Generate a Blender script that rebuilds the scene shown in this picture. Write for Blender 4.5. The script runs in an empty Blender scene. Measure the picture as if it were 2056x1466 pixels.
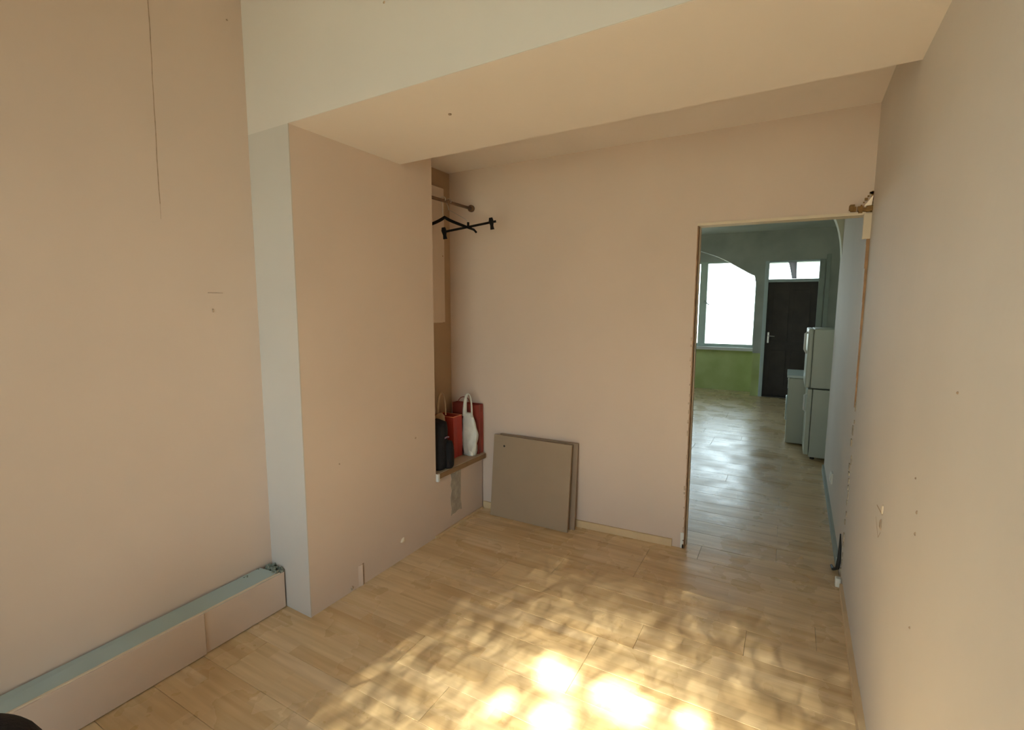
import bpy, bmesh, math, random
from mathutils import Vector, Matrix, noise
random.seed(7)
SC = bpy.context.scene
COL = SC.collection

# ------------------------------------------------------------------ camera
F_PX, PITCH, YAW, ROLL = 985.81, math.radians(-6.668), math.radians(29.282), math.radians(0.192)
EYE = Vector((0, 0, 1.5))
fwd = Vector((-math.sin(YAW) * math.cos(PITCH), math.cos(YAW) * math.cos(PITCH), math.sin(PITCH)))
rgt0 = Vector((math.cos(YAW), math.sin(YAW), 0))
up0 = rgt0.cross(fwd)
rgt = rgt0 * math.cos(ROLL) + up0 * math.sin(ROLL)
upv = -rgt0 * math.sin(ROLL) + up0 * math.cos(ROLL)
cd = bpy.data.cameras.new('camera')
cd.sensor_width = 36.0
cd.lens = 36.0 * F_PX / 2056.0
cd.clip_start = 0.02
cam = bpy.data.objects.new('camera', cd)
COL.objects.link(cam)
mw = Matrix((rgt, upv, -fwd)).transposed().to_4x4()
mw.translation = EYE
cam.matrix_world = mw
SC.camera = cam

# ------------------------------------------------------------------ world, sun, portals, exposure
w = bpy.data.worlds.new('sky')
SC.world = w
w.use_nodes = True
nt = w.node_tree
nt.nodes.clear()
wo = nt.nodes.new('ShaderNodeOutputWorld')
bg = nt.nodes.new('ShaderNodeBackground')
tc = nt.nodes.new('ShaderNodeTexCoord')
sx = nt.nodes.new('ShaderNodeSeparateXYZ')
rp = nt.nodes.new('ShaderNodeValToRGB')
rp.color_ramp.elements[0].position = 0.0
rp.color_ramp.elements[0].color = (0.84, 0.93, 1.0, 1)
rp.color_ramp.elements[1].position = 1.0
rp.color_ramp.elements[1].color = (0.60, 0.79, 1.0, 1)
nt.links.new(tc.outputs['Generated'], sx.inputs[0])
nt.links.new(sx.outputs[2], rp.inputs[0])
nt.links.new(rp.outputs[0], bg.inputs[0])
bg.inputs[1].default_value = 7.8
nt.links.new(bg.outputs[0], wo.inputs[0])

SUN_T = Vector((0.10, 1.0, -0.62)).normalized()       # the way the sunlight travels
sd = bpy.data.lights.new('sun', 'SUN')
sd.energy = 70.0
sd.color = (1.0, 0.87, 0.69)
sd.angle = math.radians(0.53)
so = bpy.data.objects.new('sun', sd)
COL.objects.link(so)
so.rotation_euler = (-SUN_T).to_track_quat('Z', 'Y').to_euler()
so.location = (-1, -6, 6)

def portal(name, loc, rot, sx_, sy_):
    l = bpy.data.lights.new(name, 'AREA')
    l.shape = 'RECTANGLE'
    l.size, l.size_y = sx_, sy_
    l.cycles.is_portal = True
    o = bpy.data.objects.new(name, l)
    COL.objects.link(o)
    o.location = loc
    o.rotation_euler = rot

# rear window X -1.75..0.1, Z 0.75..2.35 at Y -1.25 ; far window and transom
RW = (-1.78, 0.14, 0.14, 2.50)
portal('window_portal', ((RW[0] + RW[1]) / 2, -1.36, (RW[2] + RW[3]) / 2), (math.radians(90), 0, math.radians(0)), RW[1] - RW[0], RW[3] - RW[2])
portal('window_portal', (-1.86, 9.97, 1.58), (math.radians(-90), 0, 0), 2.7, 1.54)

portal('window_portal', (-4.25, 8.4, 1.6), (math.radians(90), 0, math.radians(-90)), 1.6, 1.5)  # portal of the unseen side window added to brighten the far room

vs = SC.view_settings
SC.display_settings.display_device = 'sRGB'
vs.view_transform = 'Standard'
vs.look = 'None'
vs.exposure = 0.0
vs.gamma = 1.0
vs.use_curve_mapping = False
SC.cycles.max_bounces = 14
SC.cycles.diffuse_bounces = 10
SC.cycles.glossy_bounces = 4
SC.cycles.transparent_max_bounces = 12
SC.cycles.sample_clamp_indirect = 8.0
SC.cycles.use_denoising = True

# ------------------------------------------------------------------ helpers
class MB:
    def __init__(s):
        s.bm = bmesh.new()
    def box(s, x0, x1, y0, y1, z0, z1, bev=0.0, mat=None):
        r = bmesh.ops.create_cube(s.bm, size=1)
        vs_ = r['verts']
        for v in vs_:
            v.co = Vector((x0 + (x1 - x0) * (v.co.x + .5), y0 + (y1 - y0) * (v.co.y + .5), z0 + (z1 - z0) * (v.co.z + .5)))
            if mat: v.co = mat @ v.co
        if bev:
            es = list({e for v in vs_ for e in v.link_edges})
            bmesh.ops.bevel(s.bm, geom=es, offset=bev, segments=2, affect='EDGES', profile=.6)
        return s
    def prism(s, pts, z0, z1, bev=0.0):
        """pts = footprint (x, y) counter-clockwise; z0 / z1 numbers or functions of (x, y)."""
        f0 = z0 if callable(z0) else (lambda x, y: z0)
        f1 = z1 if callable(z1) else (lambda x, y: z1)
        a = [s.bm.verts.new((x, y, f0(x, y))) for x, y in pts]
        b = [s.bm.verts.new((x, y, f1(x, y))) for x, y in pts]
        n = len(pts)
        s.bm.faces.new(a[::-1]); s.bm.faces.new(b)
        for i in range(n):
            j = (i + 1) % n
            s.bm.faces.new((a[i], a[j], b[j], b[i]))
        return s
    def slab(s, pts, y0, y1):
        """pts = outline (x, z); extruded from y0 to y1."""
        a = [s.bm.verts.new((x, y0, z)) for x, z in pts]
        b = [s.bm.verts.new((x, y1, z)) for x, z in pts]
        n = len(pts)
        s.bm.faces.new(a); s.bm.faces.new(b[::-1])
        for i in range(n):
            j = (i + 1) % n
            s.bm.faces.new((a[j], a[i], b[i], b[j]))
        return s
    def tube(s, path, rad, seg=8, flat=1.0, closed=False):
        path = [Vector(p) for p in path]
        n = len(path)
        rad = rad if isinstance(rad, (list, tuple)) else [rad] * n
        rings = []
        ref = None
        for i, p in enumerate(path):
            if closed:
                d = path[(i + 1) % n] - path[i - 1]
            else:
                d = path[min(i + 1, n - 1)] - path[max(i - 1, 0)]
            d.normalize()
            if ref is None:
                ref = d.orthogonal().normalized()
            u = (ref - d * ref.dot(d)).normalized()
            ref = u
            v = d.cross(u)
            rings.append([s.bm.verts.new(p + (u * math.cos(2 * math.pi * k / seg) + v * math.sin(2 * math.pi * k / seg) * flat) * rad[i]) for k in range(seg)])
        m = n if closed else n - 1
        for i in range(m):
            r0, r1 = rings[i], rings[(i + 1) % n]
            for k in range(seg):
                f = s.bm.faces.new((r0[k], r0[(k + 1) % seg], r1[(k + 1) % seg], r1[k]))
                f.smooth = True
        if not closed:
            s.bm.faces.new(rings[0][::-1]); s.bm.faces.new(rings[-1])
        return s
    def loft(s, rings, cap=True, smooth=True):
        rs = [[s.bm.verts.new(p) for p in r] for r in rings]
        n = len(rs[0])
        for a, b in zip(rs, rs[1:]):
            for k in range(n):
                f = s.bm.faces.new((a[k], a[(k + 1) % n], b[(k + 1) % n], b[k]))
                f.smooth = smooth
        if cap:
            s.bm.faces.new(rs[0][::-1]); s.bm.faces.new(rs[-1])
        return s
    def build(s, name, mat, parent=None, loc=None):
        bmesh.ops.recalc_face_normals(s.bm, faces=s.bm.faces)
        me = bpy.data.meshes.new(name)
        if loc is not None:
            bmesh.ops.translate(s.bm, verts=s.bm.verts, vec=-Vector(loc))
        s.bm.to_mesh(me); s.bm.free()
        me.materials.append(mat)
        o = bpy.data.objects.new(name, me)
        COL.objects.link(o)
        if loc is not None: o.location = loc
        if parent:
            o.parent = parent
            if parent.type == 'EMPTY' or parent.location.length > 0:
                o.location = Vector(loc or (0, 0, 0)) - parent.location
        return o

def struct(o):
    o['kind'] = 'structure'
    return o
def empty(name, loc, label, cat, group=None):
    o = bpy.data.objects.new(name, None)
    COL.objects.link(o)
    o.location = loc
    o['label'] = label; o['category'] = cat
    if group: o['group'] = group
    return o
def tag(o, label, cat, group=None):
    o['label'] = label; o['category'] = cat
    if group: o['group'] = group
    return o

# ------------------------------------------------------------------ materials
def mat(name, col, rough=.6, var=.0, vscale=3.0, bump=0.0, bscale=30.0, metal=0.0, spec=.4, col2=None, cmix=.5):
    m = bpy.data.materials.new(name)
    m.use_nodes = True
    n = m.node_tree.nodes; L = m.node_tree.links
    b = n['Principled BSDF']
    b.inputs['Roughness'].default_value = rough
    b.inputs['Metallic'].default_value = metal
    b.inputs['Specular IOR Level'].default_value = spec
    b.inputs['Base Color'].default_value = (*col, 1)
    g = n.new('ShaderNodeNewGeometry')
    nz = n.new('ShaderNodeTexNoise'); nz.inputs['Scale'].default_value = vscale; nz.inputs['Detail'].default_value = 5
    L.new(g.outputs['Position'], nz.inputs['Vector'])
    c2 = col2 or tuple(c * (1 - var) for c in col)
    rmp = n.new('ShaderNodeValToRGB')
    rmp.color_ramp.elements[0].position = cmix - .18; rmp.color_ramp.elements[0].color = (*c2, 1)
    rmp.color_ramp.elements[1].position = cmix + .18; rmp.color_ramp.elements[1].color = (*col, 1)
    L.new(nz.outputs[0], rmp.inputs[0]); L.new(rmp.outputs[0], b.inputs['Base Color'])
    if bump:
        n2 = n.new('ShaderNodeTexNoise'); n2.inputs['Scale'].default_value = bscale; n2.inputs['Detail'].default_value = 6
        L.new(g.outputs['Position'], n2.inputs['Vector'])
        bp = n.new('ShaderNodeBump'); bp.inputs['Strength'].default_value = bump; bp.inputs['Distance'].default_value = .004
        L.new(n2.outputs[0], bp.inputs['Height']); L.new(bp.outputs[0], b.inputs['Normal'])
    return m

PLASTER = mat('warm_plaster', (.62, .50, .415), .75, .05, 1.6, .25, 14)
PLASTER_R = mat('pale_warm_plaster', (.61, .56, .51), .75, .05, 1.8, .3, 16)
CEIL = mat('cream_ceiling_paint', (.75, .67, .62), .8, .04, 1.5, .2, 10)
BEAMP = mat('cool_lit_cream', (.635, .58, .53), .8, .04, 1.5, .2, 10)
BREAST_N = mat('cool_lit_plaster', (.55, .505, .46), .75, .05, 2.0, .25, 14)
FAR_PAINT = mat('grey_green_plaster', (.54, .56, .46), .7, .10, 2.0, .3, 12)
FAR_CEIL = mat('dull_grey_ceiling', (.48, .52, .50), .8, .2, 1.2, .3, 12)
BARE = mat('bare_wood_edge', (.36, .205, .11), .7, .35, 30, .5, 80)
PALEW = mat('pale_pine', (.66, .49, .29), .5, .12, 9, .2, 60)
WHITEP = mat('white_paint', (.70, .71, .68), .45, .06, 6)
LINING = mat('cream_lining', (.68, .58, .44), .6, .08, 8)
DARK = mat('dark_gap', (.055, .042, .032), .9, .4, 20)
MARK = mat('brown_scuff', (.42, .31, .22), .9, .3, 60)
BLUEP = mat('blue_grey_paint', (.36, .45, .47), .55, .16, 2.2, .2, 30, col2=(.36, .43, .40))
RUBBLE = mat('crumbled_plaster', (.30, .33, .27), .95, .6, 60, 1.0, 90)
BLACKF = mat('black_fabric', (.008, .007, .009), .85, .4, 30, .6, 120)
BLACKP = mat('black_plastic', (.007, .005, .004), .7, .2, 20, spec=.15)
REDP = mat('red_paper', (.42, .045, .03), .5, .18, 12)
REDD = mat('dark_red_paper', (.27, .045, .03), .55, .2, 12)
ORANGE = mat('orange_rim_highlight', (.75, .26, .12), .5, .1, 12)  # lit top edge of the red bag, highlight put into the colour
WHITEPL = mat('white_plastic_film', (.66, .66, .60), .35, .14, 22, .8, 30)
BEIGEPL = mat('beige_plastic_film', (.50, .36, .24), .4, .15, 22, .6, 30)
GREYB = mat('grey_brown_board', (.33, .245, .165), .6, .06, 5, .15, 60)
BOARD2 = mat('brown_board_back', (.31, .22, .15), .7, .1, 8)
LEDGEM = mat('worn_ledge_top', (.52, .40, .27), .5, .2, 9, .3, 40)
LEDGEF = mat('brown_ledge_edge', (.28, .17, .085), .6, .25, 14, .3, 50)
GREYPATCH = mat('grey_filler', (.44, .39, .315), .8, .3, 25, .5, 60)
RODM = mat('dark_wood_rod', (.16, .085, .045), .45, .2, 20)
STEEL = mat('steel', (.55, .55, .53), .3, .1, 20, metal=.9)
APPL = mat('white_enamel', (.43, .46, .38), .3, .04, 4)
APPL2 = mat('worktop_enamel', (.55, .64, .63), .25, .05, 4)
DOORM = mat('dark_brown_door', (.055, .042, .036), .45, .3, 7, .2, 30)
CASING = mat('pale_blue_casing', (.55, .66, .70), .5, .06, 6)
CASING2 = mat('grey_green_casing', (.33, .38, .35), .6, .12, 6)
FRAMEM = mat('pale_green_frame', (.50, .60, .54), .45, .06, 6)
GREENW = mat('green_dado_paint', (.30, .40, .12), .65, .16, 2.5, .2, 12)
CLOTH = mat('grey_cloth', (.36, .34, .36), .9, .2, 20)
_n = CLOTH.node_tree.nodes; _L = CLOTH.node_tree.links
_t = _n.new('ShaderNodeBsdfTranslucent'); _t.inputs[0].default_value = (.62, .60, .64, 1)
_m = _n.new('ShaderNodeMixShader'); _m.inputs[0].default_value = .5
_L.new(_n['Principled BSDF'].outputs[0], _m.inputs[1]); _L.new(_t.outputs[0], _m.inputs[2]); _L.new(_m.outputs[0], _n['Material Output'].inputs[0])
GROUNDM = mat('outdoor_ground', (.30, .30, .24), .95, .3, 1.0)
LEAFM = mat('leaf_green', (.09, .12, .06), .6, .4, 6)
BARK = mat('bark', (.12, .08, .05), .9, .4, 20, .8, 40)
SOCKET = mat('socket_plastic', (.72, .70, .62), .4, .04, 6)
CABLE = mat('dark_cable', (.03, .028, .025), .6, .2, 30)

def glass_mat():
    m = bpy.data.materials.new('window_glass'); m.use_nodes = True
    n = m.node_tree.nodes; L = m.node_tree.links; n.clear()
    o = n.new('ShaderNodeOutputMaterial'); mx = n.new('ShaderNodeMixShader')
    t = n.new('ShaderNodeBsdfTransparent'); g = n.new('ShaderNodeBsdfGlossy'); f = n.new('ShaderNodeFresnel')
    t.inputs[0].default_value = (.93, .97, .95, 1); g.inputs['Roughness'].default_value = .02
    f.inputs[0].default_value = 1.45
    L.new(f.outputs[0], mx.inputs[0]); L.new(t.outputs[0], mx.inputs[1]); L.new(g.outputs[0], mx.inputs[2]); L.new(mx.outputs[0], o.inputs[0])
    return m
GLASS = glass_mat()

def floor_mat():
    """Printed three-strip laminate: strips, stave ends and grain in the board's own coordinates, a tone per board."""
    m = bpy.data.materials.new('three_strip_laminate'); m.use_nodes = True
    n = m.node_tree.nodes; L = m.node_tree.links
    b = n['Principled BSDF']
    def math_(op, a, c=None):
        q = n.new('ShaderNodeMath'); q.operation = op
        for i, v in enumerate((a, c)):
            if v is None: continue
            if isinstance(v, (int, float)): q.inputs[i].default_value = v
            else: L.new(v, q.inputs[i])
        return q.outputs[0]
    tc_ = n.new('ShaderNodeTexCoord'); oi = n.new('ShaderNodeObjectInfo')
    sp = n.new('ShaderNodeSeparateXYZ'); L.new(tc_.outputs['Object'], sp.inputs[0])
    rnd = math_('MULTIPLY', oi.outputs['Random'], 91.7)
    strip = math_('FLOOR', math_('DIVIDE', math_('ADD', sp.outputs[1], .0960), .0641))
    off = math_('ADD', math_('MULTIPLY', strip, .173), math_('MULTIPLY', oi.outputs['Random'], 3.1))
    stave = math_('FLOOR', math_('DIVIDE', math_('ADD', sp.outputs[0], off), .425))
    cb = n.new('ShaderNodeCombineXYZ'); L.new(stave, cb.inputs[0]); L.new(strip, cb.inputs[1]); L.new(rnd, cb.inputs[2])
    wn = n.new('ShaderNodeTexWhiteNoise'); wn.noise_dimensions = '3D'; L.new(cb.outputs[0], wn.inputs['Vector'])
    rm = n.new('ShaderNodeValToRGB')
    e = rm.color_ramp.elements
    e[0].position = 0; e[0].color = (.66, .48, .27, 1)
    e[1].position = 1; e[1].color = (.74, .575, .37, 1)
    x = e.new(.25); x.color = (.68, .51, .30, 1)
    x = e.new(.6); x.color = (.71, .545, .33, 1)
    L.new(wn.outputs['Value'], rm.inputs[0])
    # grain
    gx = math_('ADD', math_('MULTIPLY', sp.outputs[0], 2.2), math_('MULTIPLY', stave, 7.3))
    gy = math_('ADD', math_('MULTIPLY', sp.outputs[1], 42.0), rnd)
    cg = n.new('ShaderNodeCombineXYZ'); L.new(gx, cg.inputs[0]); L.new(gy, cg.inputs[1]); L.new(rnd, cg.inputs[2])
    ng = n.new('ShaderNodeTexNoise'); ng.inputs['Scale'].default_value = 1.0; ng.inputs['Detail'].default_value = 6; ng.inputs['Distortion'].default_value = .15
    L.new(cg.outputs[0], ng.inputs['Vector'])
    rg = n.new('ShaderNodeValToRGB'); rg.color_ramp.elements[0].position = .25; rg.color_ramp.elements[0].color = (.84, .81, .77, 1)
    rg.color_ramp.elements[1].position = .60; rg.color_ramp.elements[1].color = (1, 1, 1, 1)
    L.new(ng.outputs[0], rg.inputs[0])
    cs_ = n.new('ShaderNodeCombineXYZ'); L.new(math_('ADD', math_('MULTIPLY', sp.outputs[0], 1.6), rnd), cs_.inputs[0]); L.new(math_('ADD', math_('MULTIPLY', sp.outputs[1], 17.0), rnd), cs_.inputs[1]); L.new(math_('MULTIPLY', strip, 5.3), cs_.inputs[2])
    ns = n.new('ShaderNodeTexNoise'); ns.inputs['Scale'].default_value = 1.0; ns.inputs['Detail'].default_value = 3; L.new(cs_.outputs[0], ns.inputs['Vector'])
    rs = n.new('ShaderNodeValToRGB'); rs.color_ramp.elements[0].position = .26; rs.color_ramp.elements[0].color = (.78, .73, .65, 1)
    rs.color_ramp.elements[1].position = .60; rs.color_ramp.elements[1].color = (1, 1, 1, 1)
    L.new(ns.outputs[0], rs.inputs[0])
    m0 = n.new('ShaderNodeMixRGB'); m0.blend_type = 'MULTIPLY'; m0.inputs[0].default_value = 1
    L.new(rm.outputs[0], m0.inputs[1]); L.new(rs.outputs[0], m0.inputs[2])
    mx = n.new('ShaderNodeMixRGB'); mx.blend_type = 'MULTIPLY'; mx.inputs[0].default_value = 1
    L.new(m0.outputs[0], mx.inputs[1]); L.new(rg.outputs[0], mx.inputs[2]); L.new(mx.outputs[0], b.inputs['Base Color'])
    b.inputs['Roughness'].default_value = .27
    b.inputs['Specular IOR Level'].default_value = .5
    # gentle swelling of the boards plus wear
    g = n.new('ShaderNodeNewGeometry')
    mp = n.new('ShaderNodeMapping'); mp.inputs['Scale'].default_value = (.9, 5.0, 1); L.new(g.outputs['Position'], mp.inputs[0])
    nb = n.new('ShaderNodeTexNoise'); nb.inputs['Scale'].default_value = 2.2; nb.inputs['Detail'].default_value = 3
    L.new(mp.outputs[0], nb.inputs['Vector'])
    bp = n.new('ShaderNodeBump'); bp.inputs['Strength'].default_value = .35; bp.inputs['Distance'].default_value = .006
    L.new(nb.outputs[0], bp.inputs['Height']); L.new(bp.outputs[0], b.inputs['Normal'])
    nr = n.new('ShaderNodeTexNoise'); nr.inputs['Scale'].default_value = 3.5; nr.inputs['Detail'].default_value = 4
    L.new(g.outputs['Position'], nr.inputs['Vector'])
    rr = n.new('ShaderNodeMapRange'); rr.inputs[1].default_value = .3; rr.inputs[2].default_value = .7; rr.inputs[3].default_value = .2; rr.inputs[4].default_value = .38
    L.new(nr.outputs[0], rr.inputs[0]); L.new(rr.outputs[0], b.inputs['Roughness'])
    return m
LAMINATE = floor_mat()

# ------------------------------------------------------------------ plan of the rooms
XL, XN = -2.230, -2.214
YN0, YB1 = 1.4694, 2.442
ZB = 2.2875
XR = lambda y: .321 + .0143 * (y - 2)
XB = lambda y: -1.9337 + .005 * (y - 2)
YW = lambda x: 3.1146 + .05145 * x
YN = lambda x: YN0 - .0298 * (x + 1.9337)
YFB = lambda x: 2.1682 - .036 * (x + 1.9337)
ZRC = lambda x, y: 2.465 + (x + 2.21) * .0200
YREAR = -1.25
YEND = 5.3
YFAR = 9.35
XFL, XFR = -4.1, .95

# floor: sub-floor slab and every laminate board
fl = struct(MB().box(XFL - .1, XFR + .1, YREAR - .1, 10.0, -.12, -.0085).build('floor', mat('sub_floor', (.25, .2, .15), .9, .2, 4)))
BW, BL, GAP = .1925, 1.285, .0009
_bm = {}
def board_mesh(L_, Wd):
    k = (round(L_, 3), round(Wd, 3))
    if k in _bm: return _bm[k]
    bm = bmesh.new()
    hx, hy, c = L_ / 2 - GAP / 2, Wd / 2 - GAP / 2, .0011
    lo = [bm.verts.new((sx_ * hx, sy_ * hy, -.008)) for sx_, sy_ in ((-1, -1), (1, -1), (1, 1), (-1, 1))]
    mi = [bm.verts.new((sx_ * hx, sy_ * hy, -.0009)) for sx_, sy_ in ((-1, -1), (1, -1), (1, 1), (-1, 1))]
    hi = [bm.verts.new((sx_ * (hx - c), sy_ * (hy - c), 0)) for sx_, sy_ in ((-1, -1), (1, -1), (1, 1), (-1, 1))]
    for a, b2 in ((lo, mi), (mi, hi)):
        for i in range(4):
            j = (i + 1) % 4
            bm.faces.new((a[i], a[j], b2[j], b2[i]))
    bm.faces.new(hi); bm.faces.new(lo[::-1])
    me = bpy.data.meshes.new('laminate_board'); bm.to_mesh(me); bm.free()
    me.materials.append(LAMINATE)
    _bm[k] = me
    return me
rr_ = random.Random(3)
y = YREAR
row = 0
while y < 9.78:
    yc = y + BW / 2
    if yc < 3.05: x0, x1 = -2.225, XR(yc) - .003
    elif yc < YEND: x0, x1 = XFL, XR(yc) - .003
    else: x0, x1 = XFL, XFR
    if yc > 9.35: x0, x1 = -3.3, -.515
    x = x0 - rr_.choice((.15, .43, .58, .86, 1.02))
    while x < x1 - .02:
        a, b2 = max(x, x0), min(x + BL, x1)
        if b2 - a > .03:
            full = b2 - a > BL - .001
            o = bpy.data.objects.new('laminate_board', board_mesh(b2 - a, BW))
            COL.objects.link(o)
            o.parent = fl
            o.location = ((a + b2) / 2, yc, rr_.uniform(-.0002, .0002))
        x += BL
    y += BW
    row += 1

# left wall with its joint; niche wall stands a little proud of it
wl = struct(MB().prism([(XL - .15, YREAR - .12), (XL, YREAR - .12), (XL, 2.0), (XN, 2.0), (XN, 3.2), (XL - .15, 3.2)], -.05, 3.2).build('wall_left', PLASTER))
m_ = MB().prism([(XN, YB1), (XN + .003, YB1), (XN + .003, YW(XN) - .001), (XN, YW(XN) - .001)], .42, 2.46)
m_.build('niche_shade_skin', mat('niche_shade_brown', (.42, .29, .19), .75, .08, 3, .2, 14), wl)  # browner skin paints the shade of the niche onto its wall
rnd = random.Random(5)
m_ = MB()
zs = [3.05 - k * .06 for k in range(21)]
pts = [(1.094 + (z - 2.67) * .018 + rnd.uniform(-.0012, .0012), z) for z in zs]
for (ya, za), (yb, zb) in zip(pts, pts[1:]):
    wd = .0016 if za > 1.95 else .0007
    vsx = [m_.bm.verts.new((XL + .0008, yy, zz)) for yy, zz in ((ya - wd, za), (ya + wd, za), (yb + wd, zb), (yb - wd, zb))]
    m_.bm.faces.new(vsx)
m_.build('panel_joint', MARK, wl)
m_ = MB().box(XL, XL + .0025, 1.245, 1.31, 1.5595, 1.5615); m_.build('scratch', MARK, wl)
m_ = MB().tube([(XL, 1.261, 1.49), (XL + .004, 1.261, 1.476)], .0028, 8); m_.build('nail', MARK, wl)
m_ = MB().tube([(XL, 1.405, 2.751), (XL + .005, 1.405, 2.748)], .0035, 8); m_.build('nail', MARK, wl)

# right wall runs on through the doorway
struct_wr = struct(MB().prism([(XR(YREAR - .12), YREAR - .12), (XR(YREAR - .12) + .14, YREAR - .12), (XR(YEND) + .14, YEND), (XR(YEND), YEND)], -.05, 3.2).build('wall_right', PLASTER_R))

# rear wall behind the camera with its window opening
m_ = MB()
a0, a1, b0, b1 = RW
m_.box(XL, a0, YREAR - .12, YREAR, -.05, 3.2)
m_.box(a1, XR(YREAR), YREAR - .12, YREAR, -.05, 3.2)
m_.box(a0, a1, YREAR - .12, YREAR, -.05, b0)
m_.box(a0, a1, YREAR - .12, YREAR, b1, 3.2)
struct(m_.build('wall_rear', PLASTER))
wr = struct(MB().box(a0 - .06, a1 + .06, YREAR - .02, YREAR + .10, b0 - .035, b0 - .001, .004).build('window_2', WHITEP))
m_ = MB()
for xx in (a0, a1 - .06): m_.box(xx, xx + .06, YREAR - .09, YREAR - .03, b0, b1)
for zz in (b0, b1 - .06): m_.box(a0, a1, YREAR - .0895, YREAR - .0305, zz, zz + .06)
m_.build('window_frame', WHITEP, wr)
MB().box(a0 + .06, a1 - .06, YREAR - .064, YREAR - .06, b0 + .06, b1 - .06).build('window_pane', GLASS, wr)

# chimney breast
ZT = lambda x, y: ZRC(x, y) + .03
br = MB()
br.prism([(XL, YN(XL)), (XB(YN0), YN(XB(YN0))), (XB(2.15), 2.15), (XL, 2.15)], -.02, ZB)
br.prism([(XL, 2.15), (XB(2.15), 2.15), (XB(YB1), YB1), (XL, YB1)], -.02, 2.6)
breast = struct(br.build('wall_chimney', PLASTER))
# thin skin on the near face: cool window light put into a greyer colour
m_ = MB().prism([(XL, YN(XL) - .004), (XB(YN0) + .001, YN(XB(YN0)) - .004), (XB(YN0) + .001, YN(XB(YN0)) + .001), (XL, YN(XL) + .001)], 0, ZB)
m_.build('cool_light_skin', BREAST_N, breast)
# chips and marks on the breast
def chip(parent, c, r, mt, ax='x', n=7, t=.006, seed=1, sq=1.0):
    q = random.Random(seed)
    m = MB()
    pr_ = []
    for k in range(n):
        a = 2 * math.pi * k / n
        rr = r * q.uniform(.6, 1.15)
        pr_.append((rr * math.cos(a), rr * math.sin(a) * sq))
    if ax == 'x': ring = lambda d, s: [(c[0] + d, c[1] + u * s, c[2] + v * s) for u, v in pr_]
    else: ring = lambda d, s: [(c[0] + u * s, c[1] + d, c[2] + v * s) for u, v in pr_]
    m.loft([ring(-t * .3 if ax == 'x' else t * .3, 1), ring(t * .6 if ax == 'x' else -t * .6, .85), ring(t if ax == 'x' else -t, .4)], smooth=False)
    return m.build('plaster_chip', mt, parent)
chip(breast, (XB(2.12), 2.115, .118), .018, LINING, t=.012, seed=2)
chip(breast, (XB(2.25), 2.252, .711), .008, MARK, t=.003, seed=3)
chip(breast, (XB(1.67), 1.672, .713), .006, MARK, t=.003, seed=4)
chip(breast, (XB(1.77), 1.722, .02), .012, MARK, t=.006, seed=6)
# split strip of lining at the foot of the breast
m_ = MB().prism([(XB(1.77), 1.770), (XB(1.77) + .006, 1.792), (XB(1.79) + .006, 1.798), (XB(1.8), 1.800)], 0, .118)
m_.build('loose_strip', PLASTER, breast)
m_ = MB().box(XB(1.8), XB(1.8) + .0012, 1.801, 1.811, 0, .12); m_.build('split', MARK, breast)

# back wall with the doorway; lining of cream head and bare brown jamb
TW = .075
XD = -.494
ZL = 1.990
m_ = MB()
m_.prism([(XFL, YW(XFL)), (XD, YW(XD)), (XD, YW(XD) + TW), (XFL, YW(XFL) + TW)], -.05, 3.2)
m_.prism([(XD, YW(XD)), (XR(3.1) + .03, YW(.34)), (XR(3.1) + .03, YW(.34) + TW), (XD, YW(XD) + TW)], ZL, 3.2)
wb = struct(m_.build('wall_back', PLASTER))
q = random.Random(11)
# jamb: raw edge, ragged where the casing was torn off, built as a strip of short pieces
m_ = MB()
z = 0.0
while z < ZL - .02:
    h = q.uniform(.05, .13)
    h = min(h, ZL - z)
    inset = q.uniform(0, .004) + (.004 if z < 1.2 else 0)
    m_.prism([(XD, YW(XD) - .002), (XD + .006, YW(XD) + q.uniform(-.002, .002)), (XD + .006, YW(XD) + TW * .62), (XD, YW(XD) + TW * .62)], z, z + h)
    z += h
tr = struct(m_.build('trim_1', BARE))
m_ = MB().box(XD + .0, XD + .010, YW(XD) + TW * .62, YW(XD) + TW + .012, 0, ZL - .006, .001)
m_.build('jamb_strip', LINING, tr)
q = random.Random(12)
m_ = MB()
z = 0
while z < 1.35:      # broken lip of plaster along the jamb
    h = q.uniform(.02, .06)
    wv = q.uniform(.0, .012)
    m_.box(XD - wv, XD + .002, YW(XD) - .004, YW(XD) + .003, z, z + h * q.uniform(.4, .8))
    z += h + q.uniform(.0, .05)
m_.build('broken_lip', mat('broken_plaster_lip', (.55, .42, .32), .85, .3, 50, .8, 60), tr)
m_ = MB()
x = XD
while x < XR(3.1) - .02:
    x2 = min(x + .21, XR(3.1) - .001)
    d1 = q.uniform(0, .001)
    m_.prism([(x, YW(x) - .006 - d1), (x2, YW(x2) - .006 - d1), (x2, YW(x2) + TW + .01), (x, YW(x) + TW + .01)], ZL - .014, ZL + .001)
    x = x2
struct(m_.build('trim_2', LINING))

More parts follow.
